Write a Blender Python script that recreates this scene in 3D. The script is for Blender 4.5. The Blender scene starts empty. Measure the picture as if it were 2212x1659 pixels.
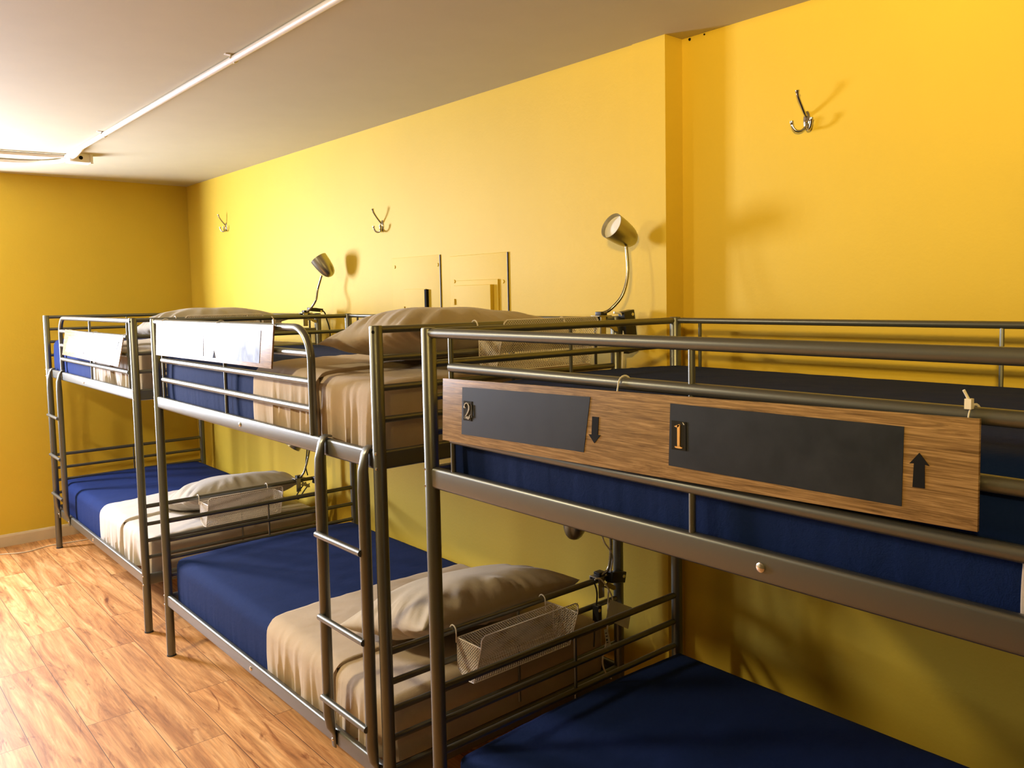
import bpy, math, random
import numpy as np
from mathutils import Vector, Matrix, noise

S = bpy.context.scene
COL = S.collection
random.seed(4)
PI = math.pi

# ------------------------------------------------------------------ camera
def basis(yaw, pitch, roll):
    f = np.array([-np.cos(yaw)*np.cos(pitch), np.sin(yaw)*np.cos(pitch), np.sin(pitch)])
    r = np.cross(f, [0, 0, 1]); r /= np.linalg.norm(r)
    u = np.cross(r, f)
    c, s = np.cos(roll), np.sin(roll)
    return c*r+s*u, -s*r+c*u, f
cr, cu, cf = basis(0.745686951, -0.0716022928, -0.0153381007)
cd = bpy.data.cameras.new('camera')
cam = bpy.data.objects.new('camera', cd)
COL.objects.link(cam)
cam.matrix_world = Matrix(((cr[0], cu[0], -cf[0], 6.83650734), (cr[1], cu[1], -cf[1], -2.26141283),
                           (cr[2], cu[2], -cf[2], 1.68635683), (0, 0, 0, 1)))
cd.sensor_width = 36.0
cd.lens = 1775.12662/2212*36
cd.shift_x = -119.047/2212
cd.shift_y = -61.755/2212
cd.clip_start = 0.05
S.camera = cam

# ------------------------------------------------------------------ world, lights, exposure
S.view_settings.view_transform = 'Standard'
S.view_settings.look = 'None'
S.view_settings.gamma = 1
S.view_settings.exposure = 0.13
w = bpy.data.worlds.new('daylight'); S.world = w; w.use_nodes = True
w.node_tree.nodes['Background'].inputs[0].default_value = (0.7, 0.82, 1.0, 1)
w.node_tree.nodes['Background'].inputs[1].default_value = 2.5

def area(name, loc, aim, sx, sy, power, col, spread=None):
    d = bpy.data.lights.new(name, 'AREA'); d.shape = 'RECTANGLE'; d.size = sx; d.size_y = sy
    d.energy = power; d.color = col
    if spread: d.spread = spread
    o = bpy.data.objects.new(name, d); COL.objects.link(o)
    o.location = loc
    o.rotation_euler = (Vector(aim)-Vector(loc)).to_track_quat('-Z', 'Z').to_euler()
    return o
# daylight through the window in the far wall (window_1)
area('daylight_far_window', (-0.16, -2.32, 2.05), (3, -2.32, 2.05), 1.40, .64, 430, (0.96, 1.0, 1.2))
area('daylight_lower_sash', (-0.16, -2.32, 1.25), (3, -2.32, 1.25), 1.40, .90, 26, (0.98, 1.0, 1.2))
# warm ceiling lamp behind and left of the camera (lamp body built below)
WARM = (7.35, -3.45, 2.50)
d = bpy.data.lights.new('warm_lamp_light', 'AREA'); d.shape = 'DISK'; d.size = 0.26; d.energy = 40; d.color = (1.0, 0.72, 0.26); d.spread = math.radians(74)
o = bpy.data.objects.new('warm_lamp_light', d); COL.objects.link(o); o.location = (WARM[0], WARM[1], WARM[2]-0.02)
o.rotation_euler = Vector((-.40, .90, .19)).to_track_quat('-Z', 'Z').to_euler()

# ceiling lamp over the aisle
LAMP2 = (3.4, -2.95, 2.50)
d = bpy.data.lights.new('aisle_lamp_light', 'AREA'); d.shape = 'DISK'; d.size = 0.30; d.energy = 84; d.color = (1.0, 0.84, 0.54)
o = bpy.data.objects.new('aisle_lamp_light', d); COL.objects.link(o); o.location = LAMP2

# ------------------------------------------------------------------ materials
def mat(name):
    m = bpy.data.materials.new(name); m.use_nodes = True
    nt = m.node_tree
    return m, nt, nt.nodes['Principled BSDF']
def N(nt, t, **kw):
    n = nt.nodes.new(t)
    for k, v in kw.items():
        if isinstance(k, str) and hasattr(n, k) and k not in ('inputs',): setattr(n, k, v)
    return n
def ramp(nt, stops):
    n = nt.nodes.new('ShaderNodeValToRGB'); e = n.color_ramp.elements
    while len(e) > 2: e.remove(e[-1])
    e[0].position, e[0].color = stops[0][0], (*stops[0][1], 1)
    e[1].position, e[1].color = stops[1][0], (*stops[1][1], 1)
    for p, c in stops[2:]:
        q = e.new(p); q.color = (*c, 1)
    return n
def coords(nt, scale=(1, 1, 1), rot=(0, 0, 0), loc=(0, 0, 0)):
    tc = nt.nodes.new('ShaderNodeTexCoord'); mp = nt.nodes.new('ShaderNodeMapping')
    mp.inputs['Scale'].default_value = scale; mp.inputs['Rotation'].default_value = rot; mp.inputs['Location'].default_value = loc
    nt.links.new(tc.outputs['Object'], mp.inputs[0])
    return mp.outputs[0]
def noise_n(nt, vec, scale, detail=3, rough=.5, dist=0):
    n = nt.nodes.new('ShaderNodeTexNoise'); n.inputs['Scale'].default_value = scale
    n.inputs['Detail'].default_value = detail; n.inputs['Roughness'].default_value = rough; n.inputs['Distortion'].default_value = dist
    nt.links.new(vec, n.inputs['Vector']); return n
def bump(nt, b, h, strength, dist=.002):
    n = nt.nodes.new('ShaderNodeBump'); n.inputs['Strength'].default_value = strength; n.inputs['Distance'].default_value = dist
    nt.links.new(h, n.inputs['Height']); nt.links.new(n.outputs[0], b.inputs['Normal'])
def simple(name, col, rough=.5, metal=0, bs=0, bstr=0, vary=0, spec=None, sheen=0, bd=.002):
    m, nt, b = mat(name)
    b.inputs['Base Color'].default_value = (*col, 1); b.inputs['Roughness'].default_value = rough
    b.inputs['Metallic'].default_value = metal
    if spec is not None: b.inputs['Specular IOR Level'].default_value = spec
    if sheen: b.inputs['Sheen Weight'].default_value = sheen; b.inputs['Sheen Roughness'].default_value = .5
    v = coords(nt)
    if vary:
        n = noise_n(nt, v, 6, 4)
        r = ramp(nt, [(.3, tuple(c*(1-vary) for c in col)), (.7, tuple(min(1, c*(1+vary)) for c in col))])
        nt.links.new(n.outputs[0], r.inputs[0]); nt.links.new(r.outputs[0], b.inputs['Base Color'])
    if bs:
        n2 = noise_n(nt, v, bs, 3); bump(nt, b, n2.outputs[0], bstr, bd)
    return m

def wall_mat(name, col):
    m, nt, b = mat(name)
    v = coords(nt)
    n = noise_n(nt, v, 1.3, 5, .55)
    r = ramp(nt, [(.3, tuple(c*.95 for c in col)), (.7, tuple(c*1.03 for c in col))])
    nt.links.new(n.outputs[0], r.inputs[0]); nt.links.new(r.outputs[0], b.inputs['Base Color'])
    b.inputs['Roughness'].default_value = .62
    b.inputs['Specular IOR Level'].default_value = .35
    n2 = noise_n(nt, v, 75, 4, .6); bump(nt, b, n2.outputs[0], .22, .0025)
    return m
M_wall = wall_mat('yellow_paint', (0.66, 0.462, 0.040))
M_wall2 = wall_mat('olive_paint', (0.16, 0.13, 0.05))
M_ceil = simple('ceiling_paint', (0.53, 0.485, 0.33), .8, bs=90, bstr=.12, vary=.02)
M_base = simple('baseboard_paint', (0.62, 0.50, 0.33), .5, vary=.08)
M_white = simple('white_gloss_paint', (0.88, 0.85, 0.78), .35)
M_metal = simple('silver_grey_enamel', (0.165, 0.166, 0.142), .36, metal=.8, bs=900, bstr=.05, spec=.6)
M_dark = simple('dark_slat', (0.03, 0.028, 0.025), .6)
M_steel = simple('brushed_nickel', (0.40, 0.375, 0.31), .32, metal=1)
M_chrome = simple('chrome', (0.55, 0.53, 0.48), .14, metal=1)
M_neck = simple('gooseneck_metal', (0.30, 0.28, 0.24), .22, metal=1)
M_bolt = simple('zinc_bolt', (0.80, 0.78, 0.74), .2, metal=1)
M_black = simple('black_plastic', (0.012, 0.012, 0.012), .35)
M_plaswhite = simple('white_plastic', (0.78, 0.74, 0.66), .4)
M_frost = simple('frosted_lens', (0.80, 0.78, 0.74), .5)
M_paper = simple('paper_tag', (0.62, 0.62, 0.60), .7)
M_ink = simple('printed_ink', (0.008, 0.008, 0.008), .8, spec=.15)
M_rubber = simple('black_rubber', (0.02, 0.02, 0.02), .7)
M_brass = simple('aged_nickel_digit', (0.55, 0.50, 0.40), .28, metal=1)
M_gold = simple('polished_brass_digit', (0.95, 0.55, 0.18), .35, metal=.6)
M_plate = simple('black_digit_plate', (0.008, 0.008, 0.008), .25)
M_edge = simple('dark_board_edge', (0.02, 0.015, 0.01), .5)

def cloth(name, col, sc=700, st=.25, sheen=.15):
    m, nt, b = mat(name)
    v = coords(nt)
    n = noise_n(nt, v, 9, 5, .6)
    r = ramp(nt, [(.25, tuple(c*.93 for c in col)), (.75, tuple(min(1, c*1.05) for c in col))])
    nt.links.new(n.outputs[0], r.inputs[0]); nt.links.new(r.outputs[0], b.inputs['Base Color'])
    b.inputs['Roughness'].default_value = .92; b.inputs['Specular IOR Level'].default_value = .15
    b.inputs['Sheen Weight'].default_value = sheen
    n1 = noise_n(nt, coords(nt, (1, 1, 1)), 38, 5, .65, .6)
    n2 = noise_n(nt, v, sc, 2)
    ad = nt.nodes.new('ShaderNodeMath'); ad.operation = 'MULTIPLY_ADD'; ad.inputs[1].default_value = .25
    nt.links.new(n2.outputs[0], ad.inputs[0]); nt.links.new(n1.outputs[0], ad.inputs[2])
    bump(nt, b, ad.outputs[0], st, .004)
    return m
M_sheet = cloth('beige_cotton', (0.45, 0.345, 0.225))
M_sheet_lit = cloth('window_lit_cotton', (0.47, 0.41, 0.33))  # same beige sheets on the farthest bed, window light put into the colour
M_pillow = cloth('taupe_pillowcase', (0.42, 0.345, 0.24))
M_pillow2 = cloth('stone_pillowcase', (0.38, 0.335, 0.265))
M_blue = cloth('blue_fleece', (0.0035, 0.0145, 0.078), 500, .35, 0)

def wood_floor():
    m, nt, b = mat('laminate_planks')
    L = nt.links
    v = coords(nt)
    br = nt.nodes.new('ShaderNodeTexBrick')
    br.offset = .37; br.squash = 1
    br.inputs['Scale'].default_value = 1; br.inputs['Mortar Size'].default_value = .0012
    br.inputs['Brick Width'].default_value = 1.21; br.inputs['Row Height'].default_value = .192
    br.inputs['Color1'].default_value = (0, 0, 0, 1); br.inputs['Color2'].default_value = (1, 1, 1, 1)
    br.inputs['Mortar'].default_value = (.5, .5, .5, 1)
    L.new(v, br.inputs['Vector'])
    # per-plank shift of the grain
    sep = nt.nodes.new('ShaderNodeVectorMath'); sep.operation = 'MULTIPLY'
    L.new(br.outputs['Color'], sep.inputs[0]); sep.inputs[1].default_value = (7.3, 3.1, 5.7)
    mp = nt.nodes.new('ShaderNodeMapping'); mp.inputs['Scale'].default_value = (0.75, 6.5, 1); L.new(v, mp.inputs[0])
    add = nt.nodes.new('ShaderNodeVectorMath'); add.operation = 'ADD'; L.new(mp.outputs[0], add.inputs[0]); L.new(sep.outputs[0], add.inputs[1])
    n1 = noise_n(nt, add.outputs[0], 1.9, 8, .62, 1.4)
    r1 = ramp(nt, [(.26, (.21, .078, .020)), (.40, (.38, .165, .048)), (.55, (.56, .285, .100)), (.72, (.70, .41, .18))])
    L.new(n1.outputs[0], r1.inputs[0])
    mp2 = nt.nodes.new('ShaderNodeMapping'); mp2.inputs['Scale'].default_value = (1.2, 30, 1); L.new(v, mp2.inputs[0])
    add2 = nt.nodes.new('ShaderNodeVectorMath'); add2.operation = 'ADD'; L.new(mp2.outputs[0], add2.inputs[0]); L.new(sep.outputs[0], add2.inputs[1])
    n2 = noise_n(nt, add2.outputs[0], 3.0, 6, .6, .6)
    r2 = ramp(nt, [(.32, (.64, .60, .56)), (.62, (1.08, 1.06, 1.03))]); L.new(n2.outputs[0], r2.inputs[0])
    mx = nt.nodes.new('ShaderNodeMix'); mx.data_type = 'RGBA'; mx.blend_type = 'MULTIPLY'; mx.inputs[0].default_value = .8
    L.new(r1.outputs[0], mx.inputs[6]); L.new(r2.outputs[0], mx.inputs[7])
    # dark knots and figure
    mp3 = nt.nodes.new('ShaderNodeMapping'); mp3.inputs['Scale'].default_value = (1.7, 9, 1); mp3.inputs['Location'].default_value = (3, 1, 0); L.new(v, mp3.inputs[0])
    add3 = nt.nodes.new('ShaderNodeVectorMath'); add3.operation = 'ADD'; L.new(mp3.outputs[0], add3.inputs[0]); L.new(sep.outputs[0], add3.inputs[1])
    n3 = noise_n(nt, add3.outputs[0], 1.6, 4, .55, 2.2)
    r3 = ramp(nt, [(.60, (1, 1, 1)), (.70, (.50, .36, .24))]); L.new(n3.outputs[0], r3.inputs[0])
    mx2 = nt.nodes.new('ShaderNodeMix'); mx2.data_type = 'RGBA'; mx2.blend_type = 'MULTIPLY'; mx2.inputs[0].default_value = .85
    L.new(mx.outputs[2], mx2.inputs[6]); L.new(r3.outputs[0], mx2.inputs[7])
    # plank tone
    r4 = ramp(nt, [(0, (.86, .84, .82)), (1, (1.12, 1.10, 1.07))]); L.new(br.outputs['Color'], r4.inputs[0])
    mx3 = nt.nodes.new('ShaderNodeMix'); mx3.data_type = 'RGBA'; mx3.blend_type = 'MULTIPLY'; mx3.inputs[0].default_value = 1
    L.new(mx2.outputs[2], mx3.inputs[6]); L.new(r4.outputs[0], mx3.inputs[7])
    mx4 = nt.nodes.new('ShaderNodeMix'); mx4.data_type = 'RGBA'
    L.new(br.outputs['Fac'], mx4.inputs[0]); L.new(mx3.outputs[2], mx4.inputs[6]); mx4.inputs[7].default_value = (.07, .03, .012, 1)
    L.new(mx4.outputs[2], b.inputs['Base Color'])
    b.inputs['Roughness'].default_value = .50; b.inputs['Specular IOR Level'].default_value = .35
    bump(nt, b, n2.outputs[0], .06, .002)
    return m
M_floor = wood_floor()

def board_wood():
    m, nt, b = mat('oak_laminate_board')
    L = nt.links
    v = coords(nt, (2.6, 1, 60), loc=(.3, 0, .7))
    n1 = noise_n(nt, v, 2.1, 8, .68, 1.6)
    r1 = ramp(nt, [(.30, (.125, .072, .030)), (.45, (.26, .160, .070)), (.60, (.40, .255, .120)), (.80, (.60, .42, .22))])
    L.new(n1.outputs[0], r1.inputs[0])
    v2 = coords(nt, (9, 1, 300))
    n2 = noise_n(nt, v2, 1.5, 5, .6, .4)
    r2 = ramp(nt, [(.36, (.60, .55, .5)), (.6, (1.1, 1.1, 1.08))]); L.new(n2.outputs[0], r2.inputs[0])
    mx = nt.nodes.new('ShaderNodeMix'); mx.data_type = 'RGBA'; mx.blend_type = 'MULTIPLY'; mx.inputs[0].default_value = .85
    L.new(r1.outputs[0], mx.inputs[6]); L.new(r2.outputs[0], mx.inputs[7]); L.new(mx.outputs[2], b.inputs['Base Color'])
    b.inputs['Roughness'].default_value = .27; b.inputs['Specular IOR Level'].default_value = .6
    bump(nt, b, n2.outputs[0], .12, .001)
    return m
M_board = board_wood()
def chalk():
    m, nt, b = mat('chalkboard_foil')
    L = nt.links
    v = coords(nt, (1, 1, 1)); n = noise_n(nt, v, 14, 6, .7, .3)
    r = ramp(nt, [(.40, (.009, .012, .014)), (.75, (.017, .020, .022))]); L.new(n.outputs[0], r.inputs[0]); L.new(r.outputs[0], b.inputs['Base Color'])
    r2 = ramp(nt, [(.3, (.44, .44, .44)), (.7, (.58, .58, .58))]); L.new(n.outputs[0], r2.inputs[0]); L.new(r2.outputs[0], b.inputs['Roughness'])
    b.inputs['Specular IOR Level'].default_value = .3
    n2 = noise_n(nt, coords(nt, (1, 1, .06)), 900, 2); bump(nt, b, n2.outputs[0], .05, .001)
    return m
M_chalk = chalk()

def mesh_metal():
    m, nt, b = mat('white_wire_mesh')
    L = nt.links
    b.inputs['Base Color'].default_value = (.68, .62, .54, 1); b.inputs['Roughness'].default_value = .45
    tc = nt.nodes.new('ShaderNodeTexCoord'); sx = nt.nodes.new('ShaderNodeSeparateXYZ'); L.new(tc.outputs['Object'], sx.inputs[0])
    def math_(op, a, bb=None):
        n = nt.nodes.new('ShaderNodeMath'); n.operation = op
        for i, q in enumerate((a, bb)):
            if q is None: continue
            if isinstance(q, (int, float)): n.inputs[i].default_value = q
            else: L.new(q, n.inputs[i])
        return n.outputs[0]
    # diamond lattice in the (x+y, z) plane
    k = 2*PI/.0075
    h = math_('ADD', sx.outputs[1], sx.outputs[0])
    a = math_('SINE', math_('MULTIPLY', math_('ADD', h, sx.outputs[2]), k*.8))
    c = math_('SINE', math_('MULTIPLY', math_('SUBTRACT', h, sx.outputs[2]), k*.8))
    hole = math_('MULTIPLY', math_('GREATER_THAN', a, -.6), math_('GREATER_THAN', c, -.6))
    tr = nt.nodes.new('ShaderNodeBsdfTransparent'); mx = nt.nodes.new('ShaderNodeMixShader')
    L.new(hole, mx.inputs[0]); L.new(b.outputs[0], mx.inputs[1]); L.new(tr.outputs[0], mx.inputs[2])
    L.new(mx.outputs[0], nt.nodes['Material Output'].inputs[0])
    return m
M_mesh = mesh_metal()
M_wire = simple('white_coated_wire', (.72, .66, .58), .4)

# ------------------------------------------------------------------ mesh building
class MB:
    def __init__(s): s.v = []; s.f = []; s.mi = []
    def add(s, vs, fs, m=0):
        o = len(s.v); s.v += [tuple(p) for p in vs]; s.f += [tuple(i+o for i in f) for f in fs]; s.mi += [m]*len(fs)
        return s
    def box(s, a, b, m=0):
        (x0, y0, z0), (x1, y1, z1) = a, b
        vs = [(x, y, z) for x in (x0, x1) for y in (y0, y1) for z in (z0, z1)]
        return s.add(vs, [(0, 1, 3, 2), (4, 6, 7, 5), (0, 4, 5, 1), (2, 3, 7, 6), (0, 2, 6, 4), (1, 5, 7, 3)], m)
    def sweep(s, pts, sec, cap=True, closed=False, m=0, scales=None, up=None):
        """sweep a closed 2-D section along a polyline with minimal twist"""
        P = [Vector(p) for p in pts]; n = len(P); k = len(sec)
        T = []
        for i in range(n):
            if closed: t = P[(i+1) % n]-P[i-1]
            else: t = P[min(i+1, n-1)]-P[max(i-1, 0)]
            T.append(t.normalized())
        r = Vector(up) if up else (Vector((0, 0, 1)) if abs(T[0].z) < .9 else Vector((0, 1, 0)))
        r = (r-T[0]*r.dot(T[0])).normalized()
        vs = []
        for i in range(n):
            if i: r = (r-T[i]*r.dot(T[i])).normalized()
            q = T[i].cross(r)
            sc = 1 if scales is None else scales[i]
            sa, sb = (sc if isinstance(sc, tuple) else (sc, sc))
            for a, b in sec: vs.append(P[i]+q*(a*sa)+r*(b*sb))
        fs = []
        for i in range(n if closed else n-1):
            for j in range(k):
                i2 = (i+1) % n
                fs.append((i*k+j, i*k+(j+1) % k, i2*k+(j+1) % k, i2*k+j))
        if cap and not closed:
            fs.append(tuple(range(k-1, -1, -1))); fs.append(tuple((n-1)*k+j for j in range(k)))
        return s.add(vs, fs, m)
    def tube(s, pts, r, n=12, cap=True, closed=False, m=0, scales=None):
        sec = [(r*math.cos(2*PI*i/n), r*math.sin(2*PI*i/n)) for i in range(n)]
        return s.sweep(pts, sec, cap, closed, m, scales)
    def lathe(s, prof, origin, axis, n=24, m=0):
        """prof: list of (radius, along)"""
        A = Vector(axis).normalized(); O = Vector(origin)
        r = (Vector((0, 0, 1)) if abs(A.z) < .9 else Vector((0, 1, 0))); r = (r-A*r.dot(A)).normalized(); q = A.cross(r)
        vs = []; fs = []
        for (R_, h) in prof:
            for i in range(n):
                a = 2*PI*i/n; vs.append(O+A*h+(r*math.cos(a)+q*math.sin(a))*max(R_, 1e-5))
        for k in range(len(prof)-1):
            for i in range(n):
                fs.append((k*n+i, k*n+(i+1) % n, (k+1)*n+(i+1) % n, (k+1)*n+i))
        return s.add(vs, fs, m)
    def prism(s, poly, ext, m=0):
        """poly: 3-D outline, ext: extrusion vector"""
        n = len(poly); e = Vector(ext)
        vs = [Vector(p) for p in poly]+[Vector(p)+e for p in poly]
        fs = [tuple(range(n)), tuple(range(2*n-1, n-1, -1))]+[(i, i+n, (i+1) % n+n, (i+1) % n) for i in range(n)]
        return s.add(vs, fs, m)
    def build(s, name, mats, parent=None, smooth=True, bevel=0, angle=40, loc=None):
        me = bpy.data.meshes.new(name)
        off = Vector(loc) if loc is not None else Vector((0, 0, 0))
        me.from_pydata([tuple(Vector(p)-off) for p in s.v], [], s.f)
        if not isinstance(mats, (list, tuple)): mats = [mats]
        for m in mats: me.materials.append(m)
        me.polygons.foreach_set('material_index', s.mi)
        import bmesh
        bm = bmesh.new(); bm.from_mesh(me)
        bmesh.ops.recalc_face_normals(bm, faces=bm.faces)
        if bevel:
            es = [e for e in bm.edges if len(e.link_faces) == 2 and e.calc_face_angle(0) > math.radians(50)]
            bmesh.ops.bevel(bm, geom=es, offset=bevel, segments=3, profile=.6, affect='EDGES', clamp_overlap=True)
        bm.to_mesh(me); bm.free()
        if smooth:
            me.polygons.foreach_set('use_smooth', [True]*len(me.polygons))
            if hasattr(me, 'set_sharp_from_angle'): me.set_sharp_from_angle(angle=math.radians(angle))
        o = bpy.data.objects.new(name, me); COL.objects.link(o)
        if loc is not None: o.location = off
        if parent is not None: o.parent = parent
        return o
def tag(o, label=None, cat=None, group=None, kind=None):
    if label: o['label'] = label
    if cat: o['category'] = cat
    if group: o['group'] = group
    if kind: o['kind'] = kind
    return o
def thing(name, label, cat, loc=(0, 0, 0), group=None):
    o = bpy.data.objects.new(name, None); COL.objects.link(o); o.location = loc; o.empty_display_size = .1
    return tag(o, label, cat, group)
def rrect(w_, h_, r, n=4):
    pts = []
    for cx, cy, a0 in ((w_/2-r, h_/2-r, 0), (-w_/2+r, h_/2-r, 90), (-w_/2+r, -h_/2+r, 180), (w_/2-r, -h_/2+r, 270)):
        for i in range(n+1):
            a = math.radians(a0+90*i/n); pts.append((cx+r*math.cos(a), cy+r*math.sin(a)))
    return pts
def arc(c, r, a0, a1, n, plane='xz'):
    out = []
    for i in range(n+1):
        a = math.radians(a0+(a1-a0)*i/n); p = (r*math.cos(a), r*math.sin(a))
        out.append((c[0]+p[0], c[1], c[2]+p[1]) if plane == 'xz' else (c[0], c[1]+p[0], c[2]+p[1]))
    return out
def smooth_path(P, sub=6):
    P = [Vector(p) for p in P]; out = []
    for i in range(len(P)-1):
        p0 = P[max(i-1, 0)]; p1 = P[i]; p2 = P[i+1]; p3 = P[min(i+2, len(P)-1)]
        for k in range(sub):
            t = k/sub
            out.append(.5*((2*p1)+(p2-p0)*t+(2*p0-5*p1+4*p2-p3)*t*t+(3*p1-p0-3*p2+p3)*t**3))
    out.append(P[-1]); return out

# ------------------------------------------------------------------ room shell
XE = 9.6; YL = -4.3; ZC = 2.594; XS = 4.92; YR = .09
def struct(name, mb, m, **k):
    o = mb.build(name, m, **k); o['kind'] = 'structure'; return o
struct('floor', MB().box((-.3, YL-.2, -.12), (XE+.2, YR+.2, 0)), M_floor, smooth=False)
struct('ceiling', MB().box((-.3, YL-.2, ZC), (XE+.2, YR+.2, ZC+.15)), M_ceil, smooth=False)
mb = MB()
mb.box((0, 0, 0), (4.765, .25, ZC)); mb.box((4.765, -.0045, 0), (XS, .25, ZC)); mb.box((XS, YR, 0), (XE+.2, .25, ZC))
struct('wall_right', mb, M_wall, smooth=False)
# far wall with window opening
WY0, WY1, WZ0, WZ1 = -3.05, -1.60, .78, 2.39
mb = MB()
mb.box((-.2, YL-.2, 0), (0, WY0, ZC)); mb.box((-.2, WY1, 0), (0, .25, ZC))
mb.box((-.2, WY0, 0), (0, WY1, WZ0)); mb.box((-.2, WY0, WZ1), (0, WY1, ZC))
struct('wall_far', mb, M_wall, smooth=False)
struct('wall_left', MB().box((0, YL-.2, 0), (XE, YL, ZC)), M_wall2, smooth=False)
struct('wall_back', MB().box((XE, YL-.2, 0), (XE+.2, YR, ZC)), M_wall2, smooth=False)
wf = MB()
for a, b in (((-.12, WY0, WZ0), (-.07, WY0+.05, WZ1)), ((-.12, WY1-.05, WZ0), (-.07, WY1, WZ1)), ((-.12, WY0+.05, WZ0), (-.07, WY1-.05, WZ0+.05)),
             ((-.12, WY0+.05, WZ1-.05), (-.07, WY1-.05, WZ1)), ((-.115, (WY0+WY1)/2-.02, WZ0+.05), (-.075, (WY0+WY1)/2+.02, WZ1-.05))):
    wf.box(a, b)
wo = struct('window_1', wf, M_white, smooth=False)
gm, nt, b = mat('window_glass')
tr = nt.nodes.new('ShaderNodeBsdfTransparent'); gl = nt.nodes.new('ShaderNodeBsdfGlossy'); gl.inputs['Roughness'].default_value = .02
mxs = nt.nodes.new('ShaderNodeMixShader'); mxs.inputs[0].default_value = .06
nt.links.new(tr.outputs[0], mxs.inputs[1]); nt.links.new(gl.outputs[0], mxs.inputs[2]); nt.links.new(mxs.outputs[0], nt.nodes['Material Output'].inputs[0])
for i in range(2):
    ya = WY0+.05 if i == 0 else (WY0+WY1)/2+.02
    yb = (WY0+WY1)/2-.02 if i == 0 else WY1-.05
    MB().box((-.098, ya, WZ0+.05), (-.093, yb, WZ1-.05)).build('pane', gm, wo, smooth=False)
mb = MB(); sec = [(0, 0), (.014, 0), (.014, .070), (.010, .082), (0, .085)]
mb.prism([(x, YL, z) for x, z in sec], (0, -YL-.0, 0)); struct('baseboard_far', mb, M_base, smooth=False)
mb = MB(); mb.prism([(.014, -x, z) for x, z in sec], (4.90, 0, 0)); struct('baseboard_right', mb, M_base, smooth=False)
mb = MB(); mb.prism([(XS+.02, YR-x, z) for x, z in sec], (XE-XS-.02, 0, 0)); struct('baseboard_recess', mb, M_base, smooth=False)
# chipped plaster spots at the top of the ledge
for x, z, r, lb in ((4.955, 2.586, .0055, 'largest dark plaster chip in the corner under the ceiling right of the ledge'), (5.02, 2.588, .0035, 'smallest dark plaster chip under the ceiling, farther right of the ledge')):
    tag(MB().lathe([(0, .004), (r*.8, .003), (r, 0)], (x, YR, z), (0, -1, 0), 8).build('plaster_chip', M_ink), lb, 'wall damage')

# ------------------------------------------------------------------ ceiling conduits and box
cb = thing('junction_box', 'white electrical junction box on the ceiling near the far corner', 'junction box', (1.10, -.99, ZC))
mb = MB().box((1.045, -1.045, ZC-.052), (1.15, -.925, ZC)); mb.build('box_body', M_white, cb, bevel=.003).location = (-1.10, .99, -ZC)
mb = MB().lathe([(.0, .001), (.011, .001), (.0115, 0)], (1.15, -.985, ZC-.026), (1, 0, 0), 16); mb.build('knockout_hole', M_ink, cb).location = (-1.10, .99, -ZC)
mb = MB().box((1.150, -.935, ZC-.058), (1.156, -.921, ZC)); mb.build('box_flange', M_white, cb).location = (-1.10, .99, -ZC)
ZT = ZC-.0135
cz = thing('ceiling_conduit', 'long white electrical conduit running along the ceiling toward the camera', 'conduit', (1.15, -1.04, ZT))
p = smooth_path([(1.145, -1.03, ZT-.012), (1.28, -1.038, ZT-.016), (1.45, -1.043, ZT-.004), (1.7, -1.045, ZT), (9.5, -1.045, ZT)], 8)
MB().tube(p, .0125, 14).build('conduit_pipe', M_white, cz).location = (-1.15, 1.04, -ZT)
for x in (1.93, 3.73, 5.6, 7.5):
    mb = MB().tube(arc((x, -1.045, ZT), .0145, -95, 185, 12, 'yz'), .003, 6)
    mb.box((x-.008, -1.078, ZC-.003), (x+.008, -1.058, ZC)); mb.build('conduit_clip', M_white, cz).location = (-1.15, 1.04, -ZT)
c2 = thing('ceiling_conduit', 'white conduit leaving the ceiling junction box straight to the left', 'conduit', (1.0, -1.05, ZT))
MB().tube([(1.06, -1.045, ZT), (1.045, -1.10, ZT), (1.0, -1.35, ZT), (.99, -1.6, ZT), (.99, YL, ZT)], .0115, 12).build('conduit_pipe', M_white, c2).location = (-1.0, 1.05, -ZT)
c3 = thing('ceiling_conduit', 'lower curved white conduit left of the ceiling junction box', 'conduit', (.8, -1.1, ZT))
p = smooth_path([(1.05, -1.035, ZT-.010), (.95, -1.05, ZT-.012), (.80, -1.09, ZT-.004), (.70, -1.20, ZT), (.66, -1.45, ZT), (.655, -2.0, ZT), (.655, YL, ZT)], 8)
MB().tube(p, .0125, 12).build('conduit_pipe', M_white, c3).location = (-.8, 1.1, -ZT)
# warm ceiling lamp (outside the frame)
wl = thing('ceiling_lamp', 'round ceiling lamp with a warm bulb behind the camera', 'ceiling light', (WARM[0], WARM[1], ZC))
w2 = thing('ceiling_lamp', 'round flush ceiling lamp over the aisle left of the beds', 'ceiling light', (LAMP2[0], LAMP2[1], ZC))
MB().lathe([(.0, 0), (.19, 0), (.19, -.03), (.17, -.06), (.0, -.06)], (0, 0, 0), (0, 0, 1), 28).build('lamp_plate', M_white, w2)
MB().lathe([(.0, 0), (.16, 0), (.16, -.02), (.15, -.035), (.0, -.035)], (0, 0, 0), (0, 0, 1), 28).build('lamp_plate', M_white, wl)

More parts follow.
